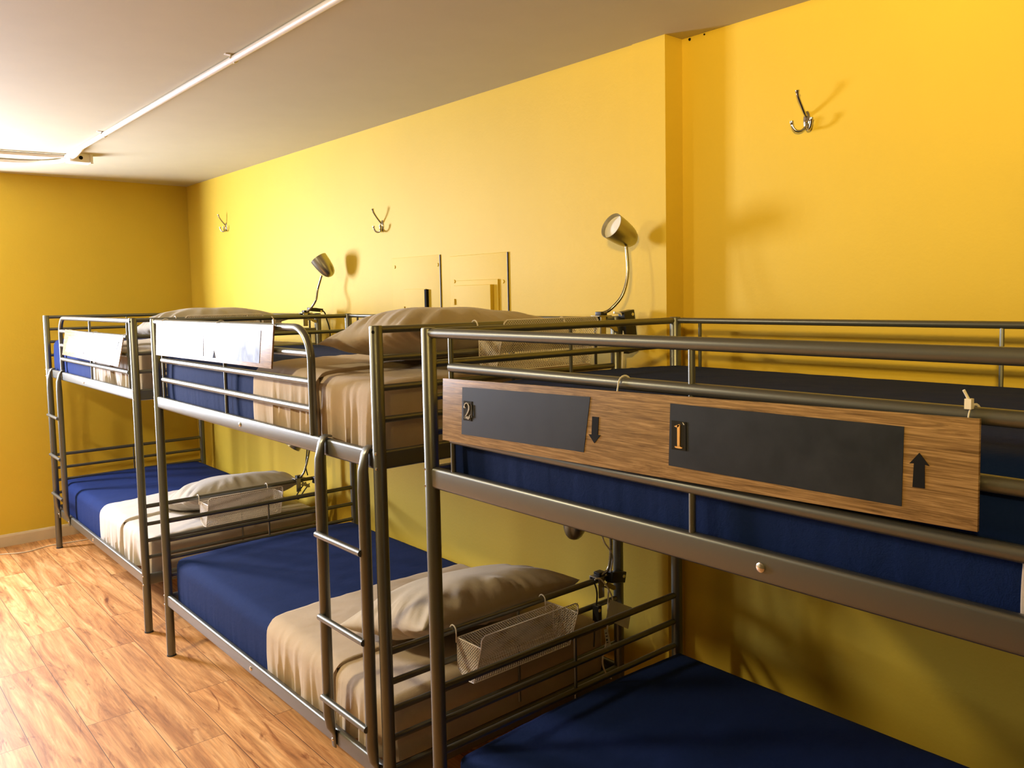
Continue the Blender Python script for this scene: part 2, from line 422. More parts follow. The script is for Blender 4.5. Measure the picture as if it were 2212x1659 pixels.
# ------------------------------------------------------------------ bunk bed
BL, BW, BH = 2.0232, .9848, 1.612
def bunk(X, Y, label, mirror, ladder, group='grey metal bunk beds along the yellow wall'):
    bed = thing('bunk_bed', label, 'bunk bed', (X, Y, 0), group)
    mx = (lambda x: BL-x) if mirror else (lambda x: x)
    P = []
    rp = .019
    for (px, py) in ((0, 0), (BL, 0), (0, BW), (BL, BW)):
        mb = MB().lathe([(0, .004), (rp, .004), (rp, BH-.004), (rp-.002, BH), (.0, BH)], (px, py, 0), (0, 0, 1), 24)
        o = mb.build('post', M_metal, bed)
        c = MB().lathe([(0, 0), (rp+.0015, 0), (rp+.0015, .006), (rp, .008)], (px, py, 0), (0, 0, 1), 20).build('foot_cap', M_rubber, o)
        sx = 1 if px > 0 else -1
    # side rails (long) and end rails (short), rounded box section
    sec = rrect(.022, .056, .009)
    for zt in (1.2516, .3016):
        zc = zt-.028
        for py in (0, BW):
            MB().sweep([(rp-.004, py, zc), (BL-rp+.004, py, zc)], sec, up=(0, 0, 1)).build('side_rail', M_metal, bed)
        for px in (0, BL):
            MB().sweep([(px, rp-.004, zc), (px, BW-rp+.004, zc)], sec, up=(0, 0, 1)).build('end_rail', M_metal, bed)
    # thin end bars and their struts
    for px in (0, BL):
        for zs in ((1.600, 1.518, 1.432, 1.340), (.652, .560, .475, .388)):
            for z in zs:
                MB().tube([(px, rp-.004, z), (px, BW-rp+.004, z)], .0108 if z in (1.6, .652) else .0098, 12).build('end_bar', M_metal, bed)
            MB().tube([(px, .50, zs[0]), (px, .50, zs[3]-.06)], .0052, 8).build('end_strut', M_metal, bed)
    # front guard
    g0, g1, g2 = 1.598, 1.5145, 1.423
    g3 = 1.334
    xe = 1.607; R = .11
    top = [(mx(rp-.004), 0, g0), (mx(xe-R), 0, g0)]
    top += [(mx(xe-R+R*math.sin(math.radians(a))), 0, g0-R+R*math.cos(math.radians(a))) for a in range(8, 91, 8)]
    top += [(mx(xe), 0, g0-R-.02), (mx(xe), 0, 1.250)]
    MB().tube(top, .0127, 16).build('guard_rail', M_metal, bed)
    for z in (g1, g2, g3):
        MB().tube([(mx(.098 if z != g0 else 0), 0, z), (mx(xe), 0, z)], .0122 if z != g0 else .0127, 14).build('guard_bar', M_metal, bed)
    for x in (.098, .857):
        MB().tube([(mx(x), 0, g0), (mx(x), 0, 1.250)], .0066, 10).build('guard_strut', M_metal, bed)
    # back guard
    for z in (1.600, 1.516):
        MB().tube([(rp-.004, BW, z), (BL-rp+.004, BW, z)], .0096, 12).build('guard_bar', M_metal, bed)
    for x in (.105, 1.037, BL-.105):
        MB().tube([(x, BW, 1.600), (x, BW, 1.250)], .0058, 8).build('guard_strut', M_metal, bed)
    # ladder
    for lx in ladder:
        ly = -.0285
        pts = [(lx, .009, 1.2575), (lx, -.004, 1.2600), (lx, -.015, 1.2545), (lx, -.022, 1.238), (lx, ly, 1.19), (lx, ly, 1.13), (lx, ly, .36), (lx, ly+.004, .315), (lx, -.016, .285), (lx, -.0145, .243)]
        sc = [(1., .22), (1., .22), (1., .30), (1., .45), (1., .85), (1., 1.), (1., 1.), (1., .8), (.9, .26), (.8, .2)]
        # section first axis is along x, second along y
        P = [Vector(p) for p in pts]; vs = []; fs = []; k = 16
        for i, p_ in enumerate(P):
            t = (P[min(i+1, len(P)-1)]-P[max(i-1, 0)]).normalized(); q = Vector((1, 0, 0)); r = t.cross(q).normalized()
            for j in range(k):
                a = 2*PI*j/k; vs.append(p_+q*(.0178*sc[i][0]*math.cos(a))+r*(.0178*sc[i][1]*math.sin(a)))
        for i in range(len(P)-1):
            for j in range(k): fs.append((i*k+j, i*k+(j+1) % k, (i+1)*k+(j+1) % k, (i+1)*k+j))
        fs.append(tuple(range(k))); fs.append(tuple((len(P)-1)*k+j for j in range(k)))
        lr = MB().add(vs, fs).build('ladder_rail', M_metal, bed)
        MB().lathe([(0, .004), (.004, .0035), (.006, .0015), (.0065, 0)], (lx, -.018, .268), (0, -1, 0), 12).build('bolt', M_bolt, lr)
    for z in (.950, .682, .418):
        MB().tube([(min(ladder)-.004, -.046, z), (max(ladder)+.004, -.046, z)], .0105, 12).build('ladder_rung', M_metal, bed)
    # slats under the mattresses
    for zt in (1.198, .248):
        for i in range(13):
            x = .09+i*(BL-.18)/12
            MB().box((x-.03, .012, zt), (x+.03, BW-.012, zt+.010)).build('slat', M_dark, bed, smooth=False)
    # bolts
    for z in (1.2235, .2735):
        MB().lathe([(0, .0045), (.005, .004), (.0085, .002), (.009, 0)], (1.012, -.011, z), (0, -1, 0), 14).build('bolt', M_bolt, bed)
    for px, s in ((0, -1), (BL, 1)):
        for z0 in (1.2235, .2735):
            for dz in (-.022, .022):
                d_ = Vector((.45*s, -.9, 0)).normalized()
                MB().lathe([(0, .003), (.003, .0025), (.0045, 0)], (px+d_.x*(rp-.0005), d_.y*(rp-.0005), z0+dz), d_, 10).build('bolt', M_bolt, bed)
    d_ = Vector((.6, -.8, 0))
    MB().lathe([(0, .0012), (.0045, .0012), (.005, 0)], (BL+d_.x*rp, d_.y*rp, 1.594), d_, 10).build('post_hole', M_ink, bed)
    return bed
X1, Y1 = 5.0424, -1.0890
X2, Y2 = 2.7241, -1.0729
X3, Y3 = .3200, -1.0651
bunk(X1, Y1, 'nearest metal bunk bed, running out of the frame at the right edge', False, (1.69, 1.97))
bunk(X2, Y2, 'middle metal bunk bed with its ladder beside the gap to the nearest bunk', False, (1.700, 1.975))
bunk(X3, Y3, 'farthest metal bunk bed, its ladder against the far wall', True, (.145, .425))

# ------------------------------------------------------------------ bedding
def gather(x, seed):
    """0..1 irregular vertical pleats along x"""
    n = 0
    for k, (f, a) in enumerate(((14, .45), (31, .38), (64, .17))):
        n += a*(1-abs(noise.noise(Vector((x*f+seed*7.1, seed*3.3+k*11, 1.7))))*2.0)
    return min(1, max(0, n*1.25))**2.2
def loft(name, X, Y, x0, x1, z0, z1, off, m, capL=True, capR=True, seed=0, pleat=.006, crown=.012, ripple=.002, r=.045, lip=.006, parent=None, pleat_fn=None, hem=0, ys=(.030, .955), edge_wave=0):
    """a sleeve of fabric around the mattress block: closed rounded section lofted along x"""
    ya, yb = Y+ys[0]-off, Y+ys[1]+off
    zt = z1+off; zb = z0
    r_ = r+off
    sec = []          # (y, z, kind, t) kind 0 front side, 1 top, 2 back, 3 bottom, t 0..1 down the side
    for i in range(13):
        z = zb+.012+(zt-r_-zb-.012)*i/12; sec.append((ya, z, 0, 1-i/12.))
    for i in range(1, 7):
        a = math.radians(180-15*i); sec.append((ya+r_+r_*math.cos(a), zt-r_+r_*math.sin(a), 1 if i > 3 else 0, 0))
    for i in range(1, 30):
        t = i/30; sec.append((ya+r_+(yb-ya-2*r_)*t, zt, 1, t))
    for i in range(0, 7):
        a = math.radians(90-15*i); sec.append((yb-r_+r_*math.cos(a), zt-r_+r_*math.sin(a), 1 if i < 3 else 2, 0))
    for i in range(1, 7):
        z = zt-r_-(zt-r_-zb-.012)*i/6; sec.append((yb, z, 2, i/6.))
    for i in range(1, 5):
        t = i/5.; sec.append((yb+(ya-yb)*t, zb, 3, t))
    K = len(sec)
    cy, czz = (ya+yb)/2, (zb+zt)/2
    st = []          # (x, inset)
    re = .04
    if capL:
        st.append((x0-off, .16)); st.append((x0-off, .09))
        for i in range(0, 7):
            a = math.radians(15*i); st.append((x0-off+re*(1-math.sin(a)), re*(1-math.cos(a)) if False else re*(1-math.sin(math.radians(90-15*(6-i))))))
        st = [(x0-off, .16), (x0-off, .09)]+[(x0-off+re*(1-math.cos(math.radians(15*i))), re*(1-math.sin(math.radians(15*i)))) for i in range(7)]
    else: st = [(x0, off+lip), (x0+.001, .003), (x0+.004, .0)]
    xs = st[-1][0]; xe_ = x1+off-re if capR else x1-.004
    nn = max(6, int((xe_-xs)/.009))
    mid = [(xs+(xe_-xs)*i/nn, 0) for i in range(1, nn)]
    if capR: en = [(x1+off-re*(1-math.cos(math.radians(15*i))), re*(1-math.sin(math.radians(15*i)))) for i in range(6, -1, -1)]+[(x1+off, .09), (x1+off, .16)]
    else: en = [(x1-.004, 0), (x1-.001, .003), (x1, off+lip)]
    st = st+mid+en
    vs = []
    for si, (x, ins) in enumerate(st):
        g = gather(x, seed)
        for (y, z, kd, t) in sec:
            # inset toward the inside of the section
            yy = min(max(y, ya+ins), yb-ins) if ins else y
            zz = min(max(z, zb+min(ins, .02)), zt-min(ins, (zt-zb)*.75)) if ins else z
            u = (yy-cy)/((yb-ya)/2)
            if kd == 1:
                e = max(0, 1-u*u)
                zz += crown*e
                nz = noise.noise(Vector((x*3.1+seed, yy*3.7, seed*2.)))*ripple*1.6
                q = noise.noise(Vector((x*7+seed*3, yy*26+noise.noise(Vector((x*4, yy*4, seed)))*3, 5.)))
                zz += nz*e**.3 + ripple*1.1*(1-abs(q)*2.2)*e**.5
            elif kd in (0, 2):
                amp = pleat*(.12+.88*t**1.1)
                if pleat_fn: amp *= pleat_fn(x)
                s = -1 if kd == 0 else 1
                yy += s*amp*(g-.62)*(1 if kd == 0 else .5)
                yy += s*.004*math.sin(PI*min(1, t))*.5
            xx = x
            if edge_wave and not capL and si < 3: xx += edge_wave*noise.noise(Vector((yy*5, zz*6, seed)))
            if edge_wave and not capR and si >= len(st)-3: xx += edge_wave*noise.noise(Vector((yy*5, zz*6, seed+9)))
            vs.append((xx, yy, zz))
    fs = []
    for i in range(len(st)-1):
        for j in range(K):
            if off and sec[j][2] == 3: continue      # covers are open underneath
            fs.append((i*K+j, i*K+(j+1) % K, (i+1)*K+(j+1) % K, (i+1)*K+j))
    n = len(st)
    if capL and not off: fs.append(tuple(range(K)))
    if capR and not off: fs.append(tuple((n-1)*K+j for j in range(K)))
    mb = MB().add(vs, fs)
    return mb.build(name, m, parent, angle=60, loc=((x0+x1)/2, cy, zb))
def bedding(X, Y, z0, z1, xb, xf, lab, sheet_m, seed, bed_name):
    a, b = X+.040, X+BL-.040
    m_ = loft('mattress', X, Y, a, b, z0, z1, 0, sheet_m, seed=seed, pleat=.030, ripple=.0034, pleat_fn=lambda x: 1 if x > xf-.1 else .2)
    tag(m_, 'mattress in a fitted beige sheet on the '+lab, 'mattress', 'mattresses on the bunk beds')
    bl = loft('blanket', X, Y, a, xb+.035, z0+.003, z1, .007, M_blue, capR=False, seed=seed+1, pleat=.0018, crown=.014, ripple=.0016)
    tag(bl, 'plain blue blanket over the foot half of the '+lab, 'blanket', 'blue blankets tucked over the bunk mattresses')
    tp = loft('top_sheet', X, Y, xb, xf, z0+.004, z1, .0115, sheet_m, capL=False, capR=False, seed=seed+2, pleat=.024, crown=.016, ripple=.0042, edge_wave=.012, pleat_fn=lambda x: min(1, max(.12, (x-xb-.03)/.12)))
    tag(tp, 'beige top sheet folded over the blanket, '+lab, 'sheet', 'beige top sheets folded over the blankets')
    return m_
bedding(X1, Y1, 1.211, 1.445, 6.452, 6.86, 'upper bunk of the nearest bed', M_sheet, 1, '')
bedding(X1, Y1, .261, .470, 6.452, 6.86, 'lower bunk of the nearest bed', M_sheet, 5, '')
bedding(X2, Y2, 1.211, 1.438, 3.800, 4.31, 'upper bunk of the middle bed', M_sheet, 9, '')
bedding(X2, Y2, .261, .470, 3.820, 4.36, 'lower bunk of the middle bed', M_sheet, 13, '')
bedding(X3, Y3, 1.211, 1.440, 1.400, 1.80, 'upper bunk of the farthest bed', M_sheet_lit, 17, '')
bedding(X3, Y3, .261, .470, 1.384, 1.83, 'lower bunk of the farthest bed', M_sheet_lit, 21, '')

def pillow(loc, rot, a, b, T, m, label, seed, group='pillows at the head ends of the bunks'):
    n = 64
    vs = []; fs = []
    def pt(u, v, s):
        # superelliptic cushion, corners drawn out, sides drawn in
        pin = .10
        x = a*u*(1-pin*(1-v*v)*abs(u)**2*0.0-.07*(1-u*u)*0)*(1-.075*(1-v*v)**1.0*abs(u)**3)
        y = b*v*(1-.055*(1-u*u)*abs(v)**3)
        h = max(0, (1-abs(u)**2.6))**.62*max(0, (1-abs(v)**2.8))**.62
        d = min(1-abs(u), 1-abs(v))
        rad = math.atan2(v*b, u*a)
        wr = noise.noise(Vector((math.cos(rad)*5.5, math.sin(rad)*5.5, seed+s*3.)))*math.exp(-((d-.16)/.17)**2)*min(1, d/.03)
        wr2 = noise.noise(Vector((math.cos(rad)*15, math.sin(rad)*15, seed+s*5.)))*math.exp(-((d-.10)/.10)**2)*min(1, d/.03)
        ln = noise.noise(Vector((x*6+seed, y*6, s*4.)))*.07*h
        z = s*T*(1 if s > 0 else .72)*(h*(1+ln)+.24*wr+.10*wr2)
        z += .010*noise.noise(Vector((u*2, v*2, seed)))
        return (x, y, z)
    def warp(i): t = -1+2*i/n; return math.sin(t*PI/2)*.35+t*.65
    for s in (1, -1):
        o = len(vs)
        for i in range(n+1):
            for j in range(n+1): vs.append(pt(warp(i), warp(j), s))
        for i in range(n):
            for j in range(n):
                q = (o+i*(n+1)+j, o+(i+1)*(n+1)+j, o+(i+1)*(n+1)+j+1, o+i*(n+1)+j+1)
                fs.append(q if s > 0 else q[::-1])
    mb = MB().add(vs, fs)
    o = mb.build('pillow', m, angle=75)
    import bmesh
    bm = bmesh.new(); bm.from_mesh(o.data); bmesh.ops.remove_doubles(bm, verts=bm.verts, dist=1e-5); bmesh.ops.recalc_face_normals(bm, faces=bm.faces); bm.to_mesh(o.data); bm.free()
    o.location = loc; o.rotation_euler = rot
    return tag(o, label, 'pillow', group)
D = math.radians
pillow((4.42, -.60, 1.548), (D(-3), D(-7), D(2)), .275, .37, .100, M_pillow, 'plump beige pillow on the upper bunk of the middle bed', 3)
pillow((4.435, -.585, .588), (D(-2), D(-14), D(3)), .27, .35, .110, M_pillow, 'beige pillow leaning on the end bars of the middle lower bunk', 8)
pillow((2.02, -.585, 1.550), (D(0), D(-6), D(0)), .27, .35, .100, M_pillow2, 'grey beige pillow on the upper bunk of the farthest bed', 12)
pillow((2.02, -.50, .575), (D(0), D(-13), D(2)), .26, .33, .105, M_pillow2, 'grey beige pillow on the lower bunk of the farthest bed', 15)

# ------------------------------------------------------------------ hanging sign boards
def sign_board(label, TL, TR, BR, BL_, thick, group='wooden chalkboard signs hung on the upper bunk rails'):
    TL, TR, BR, BL_ = map(Vector, (TL, TR, BR, BL_))
    c = (TL+TR+BR+BL_)/4
    t = thing('sign_board', label, 'sign', tuple(c), group)
    nrm = (TR-TL).cross(BL_-TL).normalized()
    if nrm.y > 0: nrm = -nrm
    mb = MB().prism([TL-c, TR-c, BR-c, BL_-c], -nrm*thick)
    b_ = mb.build('board', [M_board], t, bevel=.0008, smooth=True, angle=30)
    return t, c, nrm
def flat(parent, c, nrm, poly, m, name, h=.0012, lift=0):
    pl = [Vector(p)-c+nrm*(h+lift) for p in poly]
    return MB().prism(pl, -nrm*h).build(name, m, parent, smooth=False)
def tie(parent, c, x, y, zt, zb, r, name='cable_tie', knot=False):
    """thin loop round a rail (centre x,y) whose ends meet the board"""
    pts = []
    for i in range(11):
        a = math.radians(-80+26*i)
        pts.append((x+.0015*i-c.x, y-c.y-math.cos(a)*(r+.003), zt-c.z+math.sin(a)*(r+.003)))
    pts = [(x-.001-c.x, y-r-.0075-c.y, zb-c.z)]+[(x-c.x, y-r-.004-c.y, zt-c.z-.004)]+[(x+.0006*i-c.x, y-c.y-math.cos(math.radians(a))*(r+.003), zt-c.z+math.sin(math.radians(a))*(r+.003)) for i, a in enumerate(range(10, 200, 19))]
    mb = MB().sweep(pts, rrect(.0035, .0016, .0006, 2), up=(1, 0, 0))
    mb.box((x-.004-c.x, y-r-.0090-c.y, zb-.003-c.z), (x+.003-c.x, y-r-.0045-c.y, zb+.004-c.z))
    if knot:
        mb.box((x-.005-c.x, y-r-.006-c.y, zt+r-.002-c.z), (x+.004-c.x, y-r+.004-c.y, zt+r+.012-c.z))
        mb.tube([(x-c.x, y-r-c.y, zt+r+.008-c.z), (x-.006-c.x, y-r-.006-c.y, zt+r+.024-c.z)], .002, 6)
    return mb.build(name, M_plaswhite, parent)
yb_ = -1.1135
# nearest bed
t, c, n = sign_board('oak look sign with 2 and 1 chalk panels on the nearest bunk', (5.139, yb_, 1.489), (6.408, yb_, 1.514), (6.408, yb_, 1.359), (5.130, yb_, 1.334), .006)
pl = flat(t, c, n, [(5.222, yb_, 1.473), (5.661, yb_, 1.484), (5.640, yb_, 1.369), (5.214, yb_, 1.358)], M_chalk, 'chalk_panel')
pr_ = flat(t, c, n, [(5.870, yb_, 1.489), (6.305, yb_, 1.4925), (6.303, yb_, 1.376), (5.865, yb_, 1.374)], M_chalk, 'chalk_panel')
dp = flat(t, c, n, [(5.2275, yb_, 1.441), (5.2605, yb_, 1.4415), (5.2565, yb_, 1.394), (5.2245, yb_, 1.3935)], M_plate, 'number_plate', lift=.0012)
def ribbon(parent, c, pts, widths, y, h, m, name):
    """flat stroke in the board plane"""
    P = [Vector((x, 0, z)) for x, z in pts]; L_, R_ = [], []
    for i, p_ in enumerate(P):
        t_ = (P[min(i+1, len(P)-1)]-P[max(i-1, 0)]).normalized(); q = Vector((-t_.z, 0, t_.x))
        L_.append(p_+q*widths[i]/2); R_.append(p_-q*widths[i]/2)
    vs = []; n_ = len(P)
    for yy in (y, y-h):
        vs += [(p_.x-c.x, yy-c.y, p_.z-c.z) for p_ in L_]+[(p_.x-c.x, yy-c.y, p_.z-c.z) for p_ in R_]
    fs = []
    for i in range(n_-1):
        fs += [(i, i+1, n_+i+1, n_+i), (2*n_+i, 3*n_+i, 3*n_+i+1, 2*n_+i+1), (i, 2*n_+i, 2*n_+i+1, i+1), (n_+i, n_+i+1, 3*n_+i+1, 3*n_+i)]
    fs += [(0, n_, 3*n_, 2*n_), (n_-1, 3*n_-1, 4*n_-1, 2*n_-1)]
    return MB().add(vs, fs).build(name, m, parent, smooth=False)
# digit 2
x0, z0, sx_, sz_ = 5.2300, 1.3985, .0245, .0385
two = [(.06, .66), (.08, .80), (.22, .93), (.46, .99), (.70, .93), (.84, .78), (.82, .62), (.66, .44), (.42, .26), (.20, .12), (.10, .04)]
wd = [.0042, .0040, .0028, .0022, .0034, .0052, .0054, .0044, .0034, .0032, .0036]
ribbon(dp, c, [(x0+a*sx_, z0+b_*sz_) for a, b_ in two], wd, yb_-.0024, .0018, M_brass, 'digit_two')
ribbon(dp, c, [(x0+.02*sx_, z0+.05*sz_), (x0+.35*sx_, z0+.09*sz_), (x0+.72*sx_, z0+.045*sz_), (x0+.90*sx_, z0+.12*sz_), (x0+.93*sx_, z0+.26*sz_)], [.0030, .0056, .0062, .0048, .0020], yb_-.0024, .0018, M_brass, 'digit_foot')
MB().lathe([(0, .0022), (.002, .0018), (.0027, 0)], (x0+.10*sx_-c.x, yb_-.0024-c.y, z0+.70*sz_-c.z), (0, -1, 0), 10).build('digit_ball', M_brass, dp)
MB().box((5.2598-c.x, yb_-.0042-c.y, 1.403-c.z), (5.2606-c.x, yb_-.0024-c.y, 1.434-c.z)).build('plate_edge_glint', M_brass, dp, smooth=False)  # bright sliver modelled as the highlight along the plate's right edge
# digit 1
dp = flat(t, c, n, [(5.874, yb_, 1.4585), (5.9065, yb_, 1.4585), (5.9065, yb_, 1.4060), (5.8735, yb_, 1.4055)], M_plate, 'number_plate', lift=.0012)
ribbon(dp, c, [(5.8915, 1.4520), (5.8912, 1.4475), (5.8908, 1.413)], [.0058, .0060, .0054], yb_-.0024, .0018, M_gold, 'digit_one')
ribbon(dp, c, [(5.8820, 1.4485), (5.8880, 1.4490), (5.8930, 1.4520)], [.0010, .0045, .0030], yb_-.0024, .0018, M_gold, 'digit_flag')
ribbon(dp, c, [(5.8825, 1.4115), (5.8850, 1.4105), (5.8908, 1.4115), (5.8965, 1.4105), (5.8990, 1.4110)], [.0022, .0024, .0046, .0024, .0022], yb_-.0024, .0018, M_gold, 'digit_foot')
MB().prism([(5.9000-c.x, yb_-.0024-c.y, 1.4575-c.z), (5.9040-c.x, yb_-.0024-c.y, 1.4535-c.z), (5.9020-c.x, yb_-.0024-c.y, 1.4530-c.z)], (0, -.0008, 0)).build('plate_glint', M_plaswhite, dp, smooth=False)  # white sliver modelled as a glint on the plate
# arrows
flat(t, c, n, [(5.6660, yb_, 1.445), (5.6845, yb_, 1.4455), (5.6812, yb_, 1.4095), (5.6890, yb_, 1.4098), (5.6712, yb_, 1.3915), (5.6550, yb_, 1.4078), (5.6635, yb_, 1.4085)], M_ink, 'down_arrow')
flat(t, c, n, [(6.3185, yb_, 1.407), (6.3360, yb_, 1.4075), (6.3355, yb_, 1.4415), (6.3420, yb_, 1.4405), (6.3275, yb_, 1.4575), (6.3135, yb_, 1.4405), (6.3200, yb_, 1.4415)], M_ink, 'up_arrow')
tie(t, c, 5.730, Y1, 1.5145, 1.490, .0122)
tie(t, c, 6.390, Y1, 1.5145, 1.499, .0122, knot=True)
# middle bed: hung from the top guard rail
yb2 = -1.0975
t, c, n = sign_board('glare whitened chalk panel sign on the middle upper bunk rail', (2.832, yb2, 1.603), (4.107, yb2, 1.603), (4.083, yb2-.004, 1.454), (2.819, yb2-.004, 1.449), .006)
q = lambda x, z: (x, yb2-.004*(1.603-z)/.15, z)
flat(t, c, n, [q(3.037, 1.579), q(3.435, 1.580), q(3.431, 1.470), q(3.063, 1.467)], M_chalk, 'chalk_panel')
flat(t, c, n, [q(3.615, 1.581), q(4.004, 1.584), q(3.984, 1.469), q(3.606, 1.467)], M_chalk, 'chalk_panel')
flat(t, c, n, [q(3.532, 1.467), q(3.562, 1.468), q(3.549, 1.497)], M_ink, 'up_arrow')
for x in (2.883, 3.556, 4.089): tie(t, c, x, Y2, 1.598, 1.585, .0127, knot=(x > 4))
# farthest bed: tilted outward
t, c, n = sign_board('tilted pale chalk panel sign on the farthest upper bunk rail', (.973, -1.086, 1.531), (2.239, -1.086, 1.512), (2.239, -1.116, 1.366), (.985, -1.112, 1.375), .006)
def q3(x, z):
    k = min(1, max(0, (1.52-z)/.15)); return (x, -1.086-.029*k, z)
flat(t, c, n, [q3(1.101, 1.501), q3(1.540, 1.498), q3(1.507, 1.401), q3(1.060, 1.398)], M_chalk, 'chalk_panel')
flat(t, c, n, [q3(1.694, 1.497), q3(2.185, 1.490), q3(2.135, 1.380), q3(1.619, 1.387)], M_chalk, 'chalk_panel')
flat(t, c, n, [q3(1.552, 1.466), q3(1.568, 1.466), q3(1.560, 1.423), q3(1.545, 1.423)], M_plate, 'number_plate')
for x in (1.003, 1.608, 2.209): tie(t, c, x, Y3, 1.5145, 1.503, .0122)

# ------------------------------------------------------------------ mesh baskets
def basket(xr, y0, y1, zr, label, tall=0):
    """hangs on the end bar at (xr, zr) outward to +x, between y0 and y1"""
    t = thing('mesh_basket', label, 'basket', (xr, (y0+y1)/2, zr), 'white mesh baskets hooked on the bunk end bars')
    ym = (y0+y1)/2; h = (y1-y0)/2
    # side profile (dx, dz)
    B = (.0175, -.020); B2 = (.0175, -.118-tall); B3 = (.062, -.142-tall); F0 = (.100, -.140-tall); F = (.145, .018); FS = (.142, -.018)
    mb = MB()
    V = lambda p_, y: (p_[0], y, p_[1])
    prof = [B, B2, B3, F0, F]
    for i in range(len(prof)-1):
        mb.add([V(prof[i], -h), V(prof[i], h), V(prof[i+1], h), V(prof[i+1], -h)], [(0, 1, 2, 3)])
    for s in (-h, h):
        mb.add([V(p_, s) for p_ in (B, B2, B3, F0, FS)], [(0, 1, 2, 3, 4)])
    mb.build('mesh_body', M_mesh, t, smooth=False)
    rw = .0021
    fr = MB()
    r_ = .012
    fr.tube([V(B, -h), V(B, h)], rw, 8)
    fr.tube([V(FS, -h), V((.1445, .008), -h+.001), V(F, -h+r_), V(F, h-r_), V((.1445, .008), h-.001), V(FS, h)], rw, 8)
    for s in (-h, h):
        fr.tube([V(B, s), V(FS, s)], rw, 8); fr.tube([V(B, s), V(B2, s), V(B3, s), V(F0, s), V(FS, s)], rw*.8, 8)
    fr.tube([V(F0, -h), V(F0, h)], rw*.8, 8)
    fr.build('wire_rim', M_wire, t)
    for s in (-h-.004, h-.035):
        pts = [(B[0], s, -.035), (B[0], s, -.004)]+[(.0015+.016*math.cos(math.radians(a)), s, .0+.016*math.sin(math.radians(a))) for a in range(10, 171, 20)]
        MB().tube(pts, .0022, 8).build('hook', M_wire, t)
    return t
basket(X2+BL, -.832, -.432, .652, 'white mesh basket on the lower end bar of the middle bed')
basket(X2+BL, -.722, -.322, 1.600, 'white mesh basket on the upper end bar of the middle bed')
basket(X3+BL, -.790, -.390, .652, 'white mesh basket on the lower end bar of the farthest bed')
basket(X3+BL, -.860, -.460, 1.600, 'white mesh basket on the upper end bar of the farthest bed')

# ------------------------------------------------------------------ clip lamps
def clip_lamp(label, neck, head, axis, clamp, seed=0, zr=1.6, xr=0):
    """neck: world points from the clamp up to the shade; head: centre of the shade; axis: back to opening"""
    base = Vector(neck[0])
    t = thing('clip_lamp', label, 'lamp', tuple(base), 'clip on reading lamps with gooseneck arms')
    A = Vector(axis).normalized(); H = Vector(head)
    back = H-A*.062-base
    prof = [(.0, .0), (.010, .0012), (.020, .0055), (.030, .016), (.0375, .032), (.0425, .053), (.0460, .080), (.0475, .105), (.0482, .125), (.0468, .1252), (.0455, .105), (.0440, .080)]
    sh = MB().lathe(prof, back, A, 36).build('lamp_shade', M_steel, t)
    MB().lathe([(.0452, .1105), (.0452, .108), (.0, .112)], back, A, 36).build('lens', M_frost, sh)
    P = smooth_path([Vector(p_)-base for p_ in neck], 8)
    mb = MB()
    sc = [1+.10*(i % 2) for i in range(len(P)*3)]
    PP = []
    for i in range(len(P)-1):
        for k in range(3): PP.append(P[i].lerp(P[i+1], k/3))
    PP.append(P[-1])
    mb.tube(PP, .0055, 10, scales=[1+.10*(i % 2) for i in range(len(PP))])
    mb.build('gooseneck', M_neck, t)
    # clamp gripping the bar
    cx, cy, cz_ = (xr-base.x, base.y-base.y, zr-base.z)
    k = MB()
    k.box((cx-.020, cy-.030, cz_+.012), (cx+.024, cy+.034, cz_+.017)); k.box((cx-.020, cy-.030, cz_-.018), (cx-.014, cy+.034, cz_+.012))
    k.box((cx+.018, cy-.022, cz_-.060), (cx+.024, cy+.004, cz_+.012))
    k.build('clamp', M_steel, t, bevel=.0015)
    w_ = MB().prism([(cx+.030, cy+.004, cz_-.012), (cx+.030, cy+.012, cz_-.004), (cx+.030, cy+.050, cz_-.028), (cx+.030, cy+.054, cz_-.042), (cx+.030, cy+.040, cz_-.042), (cx+.030, cy+.006, cz_-.022)], (.005, 0, 0))
    w_.tube([(cx-.012, cy+.008, cz_-.024), (cx+.034, cy+.008, cz_-.024)], .003, 8)
    w_.build('wing_screw', M_steel, t)
    MB().box((cx-.014, cy-.014, cz_+.017), (cx+.016, cy+.018, cz_+.030)).build('neck_socket', M_black, t, bevel=.002)
    return t
XB2 = X2+BL; XB3 = X3+BL
clip_lamp('nickel clip lamp with its open shade facing the camera, beside the wall ledge', [(4.760, -.165, 1.625), (4.776, -.140, 1.640), (4.805, -.110, 1.690), (4.812, -.090, 1.766), (4.802, -.085, 1.862)],
          (4.790, -.088, 1.908), (-.075, -.893, .432), None, xr=XB2)
clip_lamp('nickel clip lamp above the farthest upper bunk, its shade seen from the side', [(2.365, -.155, 1.622), (2.392, -.140, 1.645), (2.425, -.125, 1.690), (2.410, -.105, 1.749), (2.450, -.098, 1.826)],
          (2.500, -.100, 1.872), (-.441, -.392, .807), None, xr=XB3)
clip_lamp('clip lamp under the upper bunk of the middle bed, its shade turned down', [(4.760, -.190, .672), (4.775, -.165, .70), (4.770, -.150, .80), (4.745, -.160, .86), (4.715, -.21, .865)],
          (4.700, -.262, .868), (.10, .05, 1.0), None, zr=.652, xr=XB2)
clip_lamp('dark clip lamp on the lower end bar of the farthest bed', [(2.360, -.235, .672), (2.375, -.215, .70), (2.380, -.19, .78), (2.370, -.17, .86), (2.350, -.18, .90)],
          (2.335, -.22, .90), (-.3, -.5, -.8), None, zr=.652, xr=XB3)

